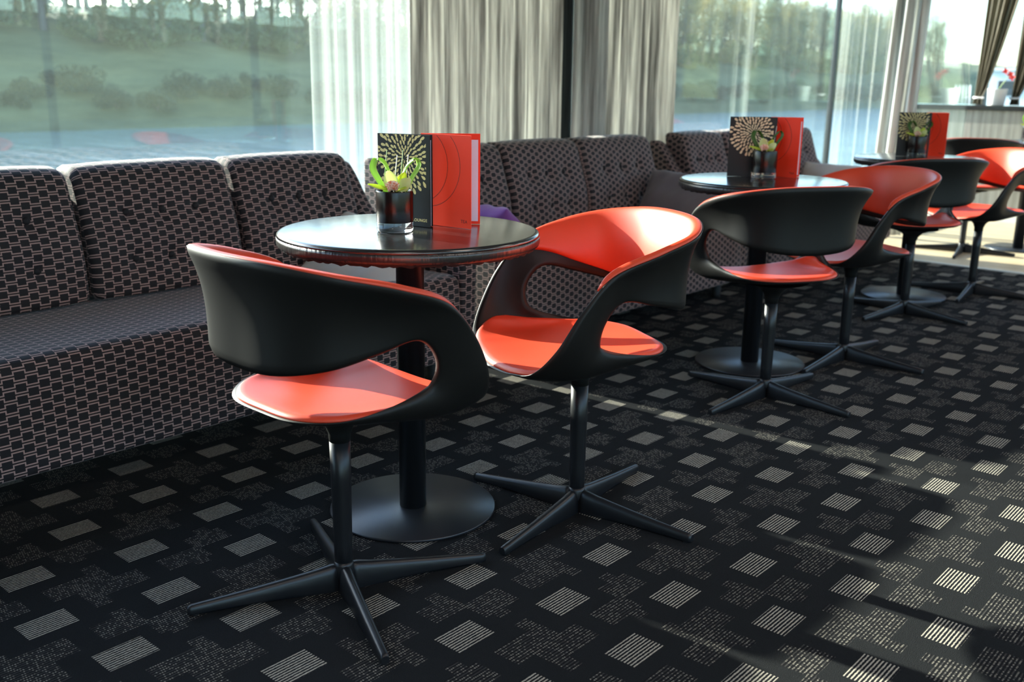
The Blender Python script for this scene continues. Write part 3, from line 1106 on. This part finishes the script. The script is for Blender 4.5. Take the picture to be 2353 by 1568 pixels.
def menu_black(A, Bf, Bb, h, label, pet=m_gold, seed=4, fat=1.0, pc=.52, pr=.080, text=True):
    root = empty('menu_booklet', (0, 0, 0))
    f, L = card('front_cover', A, Bf, h, m_black_card, root)
    y = -.0013
    obj('petal_print', petals(L * pc, h * .745, pr * 1.08, .0008, L - .012, .02, h - .0008, y, seed, fat=fat), pet, f, fix=False)
    if text: text_obj('LOUNGE', .0102, pet, f, L - .010, .0125, y, 'lettering', .00022)
    b, Lb = card('back_cover', A, Bb, h, m_black_card, root)
    ang = (Vector(Bf) + Vector(Bb)) / 2
    p, _ = card('paper', (A[0] + .002, A[1] + .0005), ((Bf[0] * .66 + Bb[0] * .34), (Bf[1] * .66 + Bb[1] * .34)), h * .93, m_paper, root, .0006, TH + .004)
    tag(root, label, 'menu', 'menus on the tables'); return root


def menu_red(A, Bf, Bb, h, label, circ=(.30, .55)):
    root = empty('menu_booklet', (0, 0, 0))
    f, L = card('front_cover', A, Bf, h, m_red_card, root)
    y = -.0013
    g = arc_print(L - .135, h * .66, .101, .0, L, 0, h - .001, y)
    g2 = arc_print(L - .166, h * .66, .093, .0, L, 0, h - .001, y)
    obj('circle_print', g, m_dred, f, fix=False); obj('circle_print', g2, m_dred, f, fix=False)
    text_obj('TEA', .0108, m_dred, f, L - .0115, .0135, y, 'lettering', .0001)
    b, Lb = card('back_cover', A, Bb, h, m_red_card, root)
    q = .12
    e = (Bb[0] + (A[0] - Bb[0]) * .035, Bb[1] + (A[1] - Bb[1]) * .035)
    n = Vector((e[1] - A[1], -(e[0] - A[0]))).normalized() * .002
    p, _ = card('paper', (A[0] + n.x, A[1] + n.y), (e[0] + n.x, e[1] + n.y), h * .90, m_paper, root, .0006, TH + .008)
    tag(root, label, 'menu', 'menus on the tables'); return root


menu_black((-1.908, 1.672), (-1.752, 1.701), (-1.766, 1.722), .2225, 'black menu with gold petals, standing on the nearest table behind the vase')
menu_red((-1.822, 1.738), (-1.663, 1.751), (-1.713, 1.836), .224, 'red menu lettered TEA, standing on the nearest table')
menu_black((-1.974, 3.541), (-1.821, 3.633), (-1.86, 3.655), .229, 'black menu with pale petals on the second table', m_peach, 5, 1.15, .51, .082)
menu_red((-1.868, 3.668), (-1.741, 3.669), (-1.76, 3.73), .229, 'red menu on the second table, right of the black one')
menu_black((-1.964, 5.270), (-1.825, 5.346), (-1.86, 5.37), .2225, 'black menu with dull gold petals on the third table', m_gold, 6, .9, .50, .080)
menu_red((-1.868, 5.392), (-1.760, 5.405), (-1.79, 5.47), .2225, 'red menu on the third table, right of the black one')
menu_black((-1.835, 7.36), (-1.69, 7.44), (-1.72, 7.47), .2225, 'petal-printed menu cut off by the right picture edge, on the last table', m_gold, 7, .9, .15, .065, False)


# ---------------------------------------------------------------- vases with orchids
def blade(pts, w, m, parent, name, twist=None, th=.0008):
    """folded leaf strip through points"""
    g = Geo(); P = [Vector(p) for p in pts]; dn = []
    for i in range(len(P) - 1):
        p0, p1, p2, p3 = P[max(i - 1, 0)], P[i], P[i + 1], P[min(i + 2, len(P) - 1)]
        for k in range(8):
            f = k / 8
            dn.append(.5 * ((2 * p1) + (-p0 + p2) * f + (2 * p0 - 5 * p1 + 4 * p2 - p3) * f * f + (-p0 + 3 * p1 - 3 * p2 + p3) * f ** 3))
    dn.append(P[-1]); N = len(dn); vs = []
    side0 = Vector(twist[0]).normalized(); side1 = Vector(twist[1]).normalized()
    for i, p in enumerate(dn):
        t = i / (N - 1); s = side0.lerp(side1, t).normalized()
        tn = (dn[min(i + 1, N - 1)] - dn[max(i - 1, 0)]).normalized()
        s = (s - tn * s.dot(tn)).normalized(); nn = tn.cross(s)
        ww = w * (sin(pi * min(1, max(0, .12 + .80 * t))) ** .5)
        for k in (-1, -.5, 0, .5, 1): vs.append(p + s * ww * k / 2 + nn * (.12 * ww * (1 - k * k)))
    fs = [(i * 5 + k, i * 5 + k + 1, (i + 1) * 5 + k + 1, (i + 1) * 5 + k) for i in range(N - 1) for k in range(4)]
    g.add(vs, fs, smooth=True)
    o = obj(name, g, m, parent, fix=False); s = o.modifiers.new('s', 'SOLIDIFY'); s.thickness = th
    return o


def petal(base, dirv, nrm, L, W, m, parent, name='petal', cup=.25):
    g = Geo(); d = Vector(dirv).normalized(); n = Vector(nrm); n = (n - d * n.dot(d)).normalized(); s = d.cross(n)
    nu, nv = 12, 8; vs = []
    for i in range(nu + 1):
        t = i / nu; w = W / 2 * (sin(pi * (.06 + .90 * t) ** .85) ** .75)
        for j in range(nv + 1):
            v = -1 + 2 * j / nv
            c = n * (cup * L * (t * t * .55) + .30 * w * v * v)
            vs.append(Vector(base) + d * L * t + s * w * v + c)
    fs = [(i * (nv + 1) + j, i * (nv + 1) + j + 1, (i + 1) * (nv + 1) + j + 1, (i + 1) * (nv + 1) + j) for i in range(nu) for j in range(nv)]
    g.add(vs, fs, smooth=True)
    o = obj(name, g, m, parent, fix=False); q = o.modifiers.new('s', 'SOLIDIFY'); q.thickness = .0007
    return o


def vase(x, y, vlabel, olabel, full=True, dark=False, k=1.0):
    R, H = .0435 * k, .098 * k
    root = empty('glass_vase', (x, y, TH + .0008))
    outer = [(.0001, 0), (R - .004, 0), (R - .001, .002), (R, .006), (R, H - .001), (R - .0008, H), (R - .0028, H - .0006), (R - .003, H - .003),
             (R - .003, .026), (R - .006, .0235), (.0001, .0225)]
    obj('glass_body', Geo().lathe(outer, 64), m_vglass, root)
    obj('dark_lining', Geo().lathe([(R + .0002, .0235), (R + .0005, .0245), (R + .0005, H - .003), (R + .0002, H - .002), (R - .0036, H - .002), (R - .0036, H - .012), (.0001, H - .013)], 64), m_sleeve, root)
    tag(root, vlabel, 'vase', 'small glass vases on the tables')
    orc = empty('orchid', (x, y, TH + .0008 + H))
    # camera-facing frame at the vase
    dc = Vector((-x, -y, 0)).normalized(); rg = Vector((-dc.y, dc.x, 0))
    def Q(a, b, c): return rg * a + dc * b + Vector((0, 0, c))     # right, towards viewer, up
    lm = m_leaf_d if dark else m_leaf
    blade([Q(-.014, .012, -.008), Q(-.034, .012, .022), Q(-.049, .010, .052), Q(-.040, .004, .074), Q(-.022, -.004, .064), Q(-.008, -.010, .030), Q(-.002, -.01, .0)], .016, lm, orc, 'leaf_blade', (Q(.9, -.5, .1), Q(.2, .9, .1)))
    blade([Q(.022, .014, -.008), Q(.040, .012, .028), Q(.058, .008, .058), Q(.048, .0, .071), Q(.028, -.008, .050), Q(.010, -.012, .010)], .014, lm, orc, 'leaf_blade', (Q(.9, .4, .1), Q(.4, .9, .1)))
    petal(Q(-.004, .016, .004), Q(-.14, .10, .62), Q(.05, 1, .0), .046, .034, m_petal, orc)
    petal(Q(.008, .014, .004), Q(.30, .10, .62), Q(-.1, 1, .1), .044, .026, m_petal2, orc)
    petal(Q(.012, .020, .002), Q(.55, .20, .50), Q(-.3, .9, .3), .040, .030, m_petal, orc)
    petal(Q(-.010, .022, .002), Q(-.90, .25, .14), Q(0, .4, .9), .055, .022, m_petal2, orc)
    petal(Q(.006, .026, .000), Q(.50, .55, .12), Q(-.2, .2, .9), .034, .024, m_petal2, orc)
    lip = petal(Q(-.004, .022, .001), Q(-.02, .75, .55), Q(0, -.5, .8), .030, .034, m_lip, orc, 'lip', .5)
    petal(Q(-.008, .024, .001), Q(-.25, .55, .80), Q(.3, .5, .1), .027, .022, m_lip, orc, 'lip', .3)
    petal(Q(.002, .024, .001), Q(.25, .55, .75), Q(-.3, .5, .1), .024, .018, m_lip, orc, 'lip', .3)
    if full:
        for (a, c, hh, mm) in ((.002, -.012, .080, m_stick), (.028, -.010, .082, m_stick), (-.022, -.012, .092, m_stick_g), (.016, -.014, .092, m_stick_g)):
            obj('stick', Geo().tube([Q(a - .004, c, -.008), Q(a + .006, c - .002, hh)], .0011, 6), mm, orc)
    else:
        obj('stick', Geo().tube([Q(.026, -.01, -.008), Q(.036, -.012, .092)], .0012, 6), m_pillow_beige, orc)
    tag(orc, olabel, 'flower', 'orchids in the vases')


vase(-1.768, 1.598, 'clear glass vase with black lining on the nearest table, before the black menu', 'lime orchid with looped leaves and thin sticks in the front vase')
vase(-1.826, 3.560, 'clear glass vase with black lining on the second table', 'lime orchid with dark green leaf loops in the vase on the second table', False, True, 1.08)
vase(-1.862, 5.285, 'clear glass vase with black lining on the third table', 'pale lime orchid in the vase on the third table', False, True, 1.08)
vase(-1.835, 7.25, 'clear glass vase on the last table at the right picture edge', 'yellow-green orchid at the right picture edge on the last table', False, False, 1.08)


# ---------------------------------------------------------------- pots on the ledge
def pot(x, y, label, fl=True):
    root = empty('flower_pot', (x, y, .9405))
    obj('pot', Geo().lathe([(.0001, 0), (.058, 0), (.062, .004), (.076, .128), (.076, .134), (.070, .134), (.068, .12), (.0001, .118)], 40), m_pot, root)
    tag(root, label, 'flower pot', 'white pots on the ledge')
    pl = empty('red_orchid', (x, y, 1.06))
    for k in range(9):
        a = k * 2.4; d = Vector((cos(a), sin(a), .35)); petal((0, 0, .0), d, (0, 0, 1), .07, .025, m_leaf_d if k % 2 else m_leaf, pl, 'leaf', -.3)
    stem = [(.0, 0, 0), (.03, 0, .05), (.06, 0, .10), (.085, 0, .13)]
    obj('stem', Geo().tube(stem, .003, 6), m_stick_g, pl)
    for (dx, dz) in ((.085, .13), (.045, .155), (.10, .105)):
        for k in range(4):
            a = k * pi / 2 + .3; petal((dx, 0, dz), (cos(a), -.4, sin(a)), (0, -1, 0), .030, .020, m_redflower, pl, 'petal', .2)
    tag(pl, label.replace('white square-ish pot', 'red orchid plant').replace('white pot', 'red orchid in the white pot'), 'plant', 'red orchids on the ledge')


pot(-2.575, YE + .12, 'white pot on the black ledge between the two tied curtains')
pot(-1.90, YE + .12, 'white pot on the black ledge beyond the right picture edge')

# ================================================================ OUTSIDE
# water all around, far bank on the left
m_water = mat('river_water', (.20, .30, .29), .12, spec=.6)
g = NG(m_water)
wv = g.noise(g.coords('Object', (.25, 1.0, 1)), 1.1, 5, .6)
g.bump(wv, .9, .35)
ZW = -1.6
obj_w = struct('river_water', Geo().box((-200, -150, ZW - .5), (300, 500, ZW)), m_water)
m_bank = grain('bank_grass', (.045, .060, .022), (.15, .16, .07), (.35, .12, .5), .95, 1.0)
def bank_z(x):
    t = max(0, (-51.0 - x) / 60)
    return ZW - .1 + 6.4 * (1 - exp(-t * 9)) + 3.5 * t


NY, NX = 90, 22
g = Geo(); vs = []
for j in range(NY + 1):
    yy = -60 + 400 * j / NY
    for i in range(NX + 1):
        t = max(0, i - 1) / (NX - 1); x = -51.3 - 60 * t - .6 * sin(yy * .21) * (1 - t)
        x, dz = (-48.0, -1.2) if i == 0 else (x, 0)
        z = bank_z(x) + dz + .25 * sin(yy * .33 + t * 30) * min(1, t * 10) + .2 * sin(yy * .8 + 13 * t) * min(1, t * 10)
        vs.append((x, yy, z))
fs = [(j * (NX + 1) + i, j * (NX + 1) + i + 1, (j + 1) * (NX + 1) + i + 1, (j + 1) * (NX + 1) + i) for j in range(NY) for i in range(NX)]
g.add(vs, fs, smooth=True)
b = obj('river_bank', g, m_bank, fix=False); b['kind'] = 'structure'
b2 = bpy.data.objects.new('river_bank', b.data); COL.objects.link(b2); b2['kind'] = 'structure'
b2.rotation_euler = (0, 0, pi); b2.location = (6, 190, 0)


m_bark = grain('bark', (.09, .08, .065), (.17, .15, .125), (3, 3, .5), .9)
m_fol = [leafmat('foliage_%s' % n, c, .45, .7) for n, c in (('olive', (.14, .15, .08)), ('yellow', (.30, .26, .10)), ('grey_green', (.12, .14, .10)))]
m_shr = [leafmat('shrub_%s' % n, c, .35, .7) for n, c in (('deep', (.05, .075, .045)), ('fresh', (.14, .17, .07)), ('gold', (.32, .27, .09)))]


def tree_mesh(seed):
    rr = random.Random(seed); g = Geo(); f = Geo()
    H = rr.uniform(6.5, 8.4); lean = rr.uniform(-.5, .5)
    pts = [(lean * (z / H) ** 1.5 + rr.uniform(-.06, .06), rr.uniform(-.08, .08), z) for z in [0, H * .2, H * .45, H * .7, H]]
    g.tube(pts, [.24, .20, .15, .09, .02], 7)
    tips = []
    for k in range(26):
        z = H * rr.uniform(.12, .95); a = rr.uniform(0, 6.28); L = (1.15 - z / H) * rr.uniform(1.2, 2.4)
        b0 = Vector((lean * (z / H) ** 1.5, 0, z)); d = Vector((cos(a), sin(a), rr.uniform(.5, 1.1))).normalized()
        m1 = b0 + d * L * .5 + Vector((0, 0, .1)); e = b0 + d * L + Vector((0, 0, .35))
        g.tube([b0, m1, e], [.055, .035, .012], 5, caps=False); tips += [m1, e, (m1 + e) / 2]
    vs = []; fs = []
    for k in range(2300):
        c = rr.choice(tips) + Vector((rr.gauss(0, .42), rr.gauss(0, .42), rr.gauss(0, .42)))
        s = rr.uniform(.05, .11); a = Vector((rr.gauss(0, 1), rr.gauss(0, 1), rr.gauss(0, 1))).normalized(); b = a.orthogonal().normalized()
        k0 = len(vs); vs += [c - a * s, c + b * s * .6, c + a * s, c - b * s * .6]; fs.append((k0, k0 + 1, k0 + 2, k0 + 3))
    f.add(vs, fs)
    return g.mesh('trunk', m_bark), f, H


def shrub_mesh(seed):
    rr = random.Random(seed); vs = []; fs = []; f = Geo()
    blobs = [(rr.uniform(-1.2, 1.2), rr.uniform(-1.2, 1.2), rr.uniform(.3, 1.3), rr.uniform(.4, .8)) for _ in range(9)]
    for k in range(1500):
        bx, by, bz, br = rr.choice(blobs); d = Vector((rr.gauss(0, 1), rr.gauss(0, 1), rr.gauss(0, 1))).normalized()
        c = Vector((bx, by, bz)) + d * br * rr.uniform(.7, 1); c.z = max(.02, c.z)
        s = rr.uniform(.06, .12); a = Vector((rr.gauss(0, 1), rr.gauss(0, 1), rr.gauss(0, 1))).normalized(); b = a.orthogonal().normalized()
        k0 = len(vs); vs += [c - a * s, c + b * s * .7, c + a * s, c - b * s * .7]; fs.append((k0, k0 + 1, k0 + 2, k0 + 3))
    f.add(vs, fs); g = Geo()
    for k in range(5):
        a = k * 1.3; g.tube([(0, 0, -.1), (cos(a) * .4, sin(a) * .4, .6), (cos(a) * .9, sin(a) * .9, 1.2)], [.04, .03, .01], 5, caps=False)
    return g.mesh('stem', m_bark), f


TV = []
for k in range(5):
    tr, fo, H = tree_mesh(100 + k); TV.append((tr, fo.mesh('foliage', m_fol[k % 3]), H))
SV = []
for k in range(5):
    st, fo = shrub_mesh(200 + k); SV.append((st, fo.mesh('foliage', m_shr[(0, 0, 1, 2, 1)[k]])))


def plant(name, parts, loc, sc, rz, label, cat, group):
    root = empty(name, loc, rz); root.scale = (sc, sc, sc)
    for nm, me in parts:
        o = bpy.data.objects.new(nm, me); COL.objects.link(o); o.parent = root
        if nm == 'foliage': o['kind'] = 'stuff'
    tag(root, label, cat, group)


for i in range(240):
    yy = -12 + i * .82 + RND.uniform(-.3, .3); xx = -59.5 - 3.0 * (i % 6) - RND.uniform(0, 1.2)
    k = RND.randrange(5)
    plant('tree', [('trunk', TV[k][0]), ('foliage', TV[k][1])], (xx, yy, bank_z(xx) - .1), RND.uniform(.85, 1.15), RND.uniform(0, 6.28),
          'tall thin-crowned autumn tree in the hazy row along the far river bank', 'tree', 'trees along the far river bank')
for i in range(120):                                  # the near-side bank, mirrored in the panes
    yy = -25 + i * 1.6 + RND.uniform(-1, 1); xx = 66 + 4 * (i % 3) + RND.uniform(0, 2); k = RND.randrange(5)
    plant('tree', [('trunk', TV[k][0]), ('foliage', TV[k][1])], (xx, yy, bank_z(6 - xx) - .1), RND.uniform(1.1, 1.5), RND.uniform(0, 6.28),
          'tree on the opposite bank behind the viewer, seen only as a reflection', 'tree', 'trees on the bank behind the viewer')
for i in range(100):
    yy = -4 + i * 1.6 + RND.uniform(-.6, .6)
    k = RND.choice((0, 1)); xx = -52.2 - RND.uniform(0, 1.6)
    plant('shrub', [('stem', SV[k][0]), ('foliage', SV[k][1])], (xx, yy, bank_z(xx) - .15), RND.uniform(.55, .8), RND.uniform(0, 6.28),
          'dark low shrub at the water line of the far river bank', 'shrub', 'dark shrubs at the water line')
for i in range(110):
    yy = -6 + i * 1.5 + RND.uniform(-.7, .7)
    k = RND.choice((2, 3, 4)); xx = -57.6 - RND.uniform(0, 7.5)
    plant('shrub', [('stem', SV[k][0]), ('foliage', SV[k][1])], (xx, yy, bank_z(xx) - .15), RND.uniform(1.0, 1.7), RND.uniform(0, 6.28),
          'yellow-green autumn bush below the trees of the far river bank', 'shrub', 'yellow-green bushes below the trees')

# white moored boat seen through the end window
boat = empty('moored_boat', (-10.0, 50, ZW))
hull = Geo()
hp = [(-6.5, 0), (-6.0, 1.2), (4.5, 1.35), (7.0, 1.2), (7.6, .6), (7.6, -.6), (7.0, -1.2), (4.5, -1.35), (-6.0, -1.2)]
vsb = [(x * .94, y * .8, -.3) for x, y in hp] + [(x, y, 1.9) for x, y in hp]
nb = len(hp)
hull.add(vsb, [tuple(range(nb))[::-1], tuple(range(nb, 2 * nb))] + [(i, (i + 1) % nb, nb + (i + 1) % nb, nb + i) for i in range(nb)])
m_hull = mat('boat_blue_grey_hull', (.30, .36, .45), .4)
obj('hull', hull, m_hull, boat, bevel=.03)
obj('cabin', Geo().box((-4.5, -1.0, 1.9), (4.2, 1.0, 3.4)), m_white, boat, bevel=.06)
for k in range(6):
    obj('cabin_window', Geo().box((-4.0 + k * 1.35, -1.03, 2.35), (-3.1 + k * 1.35, -.99, 3.0)), m_frame, boat)
obj('roof', Geo().box((-4.8, -1.15, 3.4), (4.5, 1.15, 3.55)), m_white, boat, bevel=.03)
for k in range(5):
    obj('rail_post', Geo().tube([(-5.8 + k * .01, -1.0 + k * .5, 1.9), (-5.8, -1.0 + k * .5, 2.8)], .03, 8), m_white, boat)
tag(boat, 'blurred white boat seen through the glass above the ledge', 'boat')
